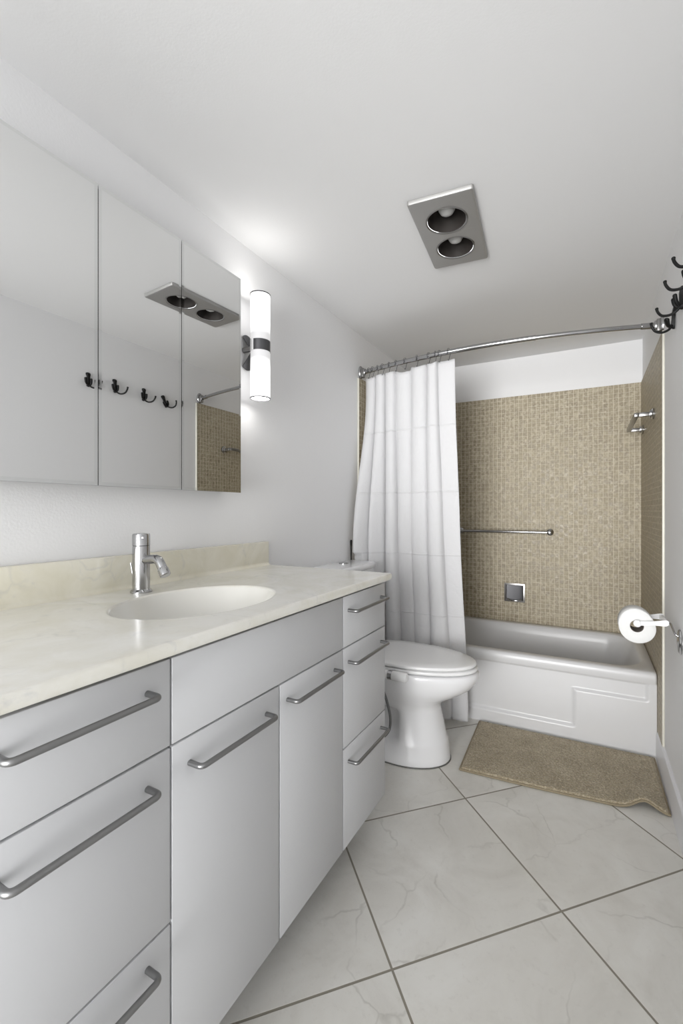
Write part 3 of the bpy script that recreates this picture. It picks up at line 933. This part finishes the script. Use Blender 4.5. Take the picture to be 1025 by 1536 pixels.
bm = bmesh.new(); lathe(bm, [(.044, 0), (.044, -.003), (.040, -.006), (.015, -.009), (0, -.0095)], (RW - .0005, ry - .045, rz - .045), 'X', seg=36, cap=False)
part('wall_plate', bm, M_chrome, ph)
bm = bmesh.new(); lathe(bm, [(.0, -.023), (.008, -.023), (.0130, -.019), (.0130, -.010), (.0090, -.009), (.0090, .103), (0, .103)], (rx, ry, rz), 'Y', seg=24, cap=False)
part('roller', bm, M_seat, ph)
roll = thing('toilet_paper_roll', 'white toilet paper roll hanging on the arm at the right wall', 'toilet paper', (rx, ry + .05, rz - .01))
bm = bmesh.new(); nseg = 64; RR, rc = .064, .0235
cz_ = rz - (rc - .0098)
def rp(r, y, sq=0):
    out = []
    for k in range(nseg):
        a = 2 * pi * k / nseg
        q = r * (1 + sq * (.045 * cos(2 * (a - radians(112))) + .014 * cos(3 * a + 1)))
        out.append(Vector((rx + q * cos(a), y, cz_ + q * sin(a))))
    return out
y0, y1 = ry - .002, ry + .080
loft(bm, [rp(rc, y0 + .001), rp(RR * .6, y0, .5), rp(RR - .002, y0, 1), rp(RR, y0 + .002, 1), rp(RR, y1 - .002, 1), rp(RR - .002, y1, 1), rp(rc, y1)], cap0=False, cap1=False)
part('paper', bm, M_paper, roll, angle=50)
bm = bmesh.new(); loft(bm, [rp(rc, y0 + .001), rp(rc, y1), rp(rc - .0012, y1), rp(rc - .0012, y0 + .001), rp(rc, y0 + .001)], cap0=False, cap1=False)
part('core', bm, M_card, roll)['label'] = 'brown cardboard core'

# ------------------------------------------------------------------ bath mat
A_, B_, C_, D_ = Vector((.711, 1.968, 0)), Vector((1.502, 2.030, 0)), Vector((1.500, 2.466, 0)), Vector((.692, 2.462, 0))
def mat_base(u, v):
    p = (A_ * (1 - u) + B_ * u) * (1 - v) + (D_ * (1 - u) + C_ * u) * v
    # the near edge sags a little and ripples at the right corner
    p = p.copy()
    p.y += -.010 * sin(pi * u) * (1 - v) + .030 * math.exp(-((u - .90) / .06) ** 2) * (1 - v) ** 2
    z = .010 + .022 * math.exp(-((u - .90) / .065) ** 2) * max(0, 1 - v * 1.5) ** 1.5
    z += .012 * smooth(.93, 1.0, u) * smooth(.0, .5, v) * 0
    return p, z
bm = bmesh.new(); NU, NV = 300, 180; g = []
for i in range(NU + 1):
    col = []
    for j in range(NV + 1):
        u, v = i / NU, j / NV
        p, z = mat_base(u, v)
        e = min(u, 1 - u) * .8; e2 = min(v, 1 - v) * .5
        fall = min(1, min(e, e2) / .010)
        n1 = noise.noise(Vector((p.x * 120, p.y * 120, 0))) * .5 + noise.noise(Vector((p.x * 260, p.y * 260, 3))) * .5
        zz = z - .004 + fall * (.007 + n1 * .0045 + random.uniform(-.001, .001))
        col.append(bm.verts.new((p.x + random.uniform(-.0006, .0006) * fall, p.y + random.uniform(-.0006, .0006) * fall, max(.0006, zz))))
    g.append(col)
for i in range(NU):
    for j in range(NV): bm.faces.new((g[i][j], g[i + 1][j], g[i + 1][j + 1], g[i][j + 1]))
# under side
ring = [g[i][0] for i in range(NU + 1)] + [g[NU][j] for j in range(1, NV + 1)] + [g[i][NV] for i in range(NU - 1, -1, -1)] + [g[0][j] for j in range(NV - 1, 0, -1)]
low = [bm.verts.new((v.co.x, v.co.y, max(.0004, v.co.z - .006))) for v in ring]
n = len(ring)
for k in range(n): bm.faces.new((ring[k], low[k], low[(k + 1) % n], ring[(k + 1) % n]))
bmth = thing('bath_mat', 'tan tufted bath mat lying on the floor in front of the tub', 'bath mat', (1.1, 2.22, 0))
part('pile', bm, M_mat, bmth, angle=180)
bm = bmesh.new(); edge = []
for k in range(120): p, z = mat_base(k / 120, 0); edge.append(Vector((p.x, p.y - .001, z - .005)))
for k in range(70): p, z = mat_base(1, k / 70); edge.append(Vector((p.x + .001, p.y, z - .005)))
for k in range(120): p, z = mat_base(1 - k / 120, 1); edge.append(Vector((p.x, p.y + .001, z - .005)))
for k in range(71): p, z = mat_base(0, 1 - k / 70); edge.append(Vector((p.x - .001, p.y, z - .005)))
tube(bm, edge, .0044, 8)
part('edge_binding', bm, M_matedge, bmth)
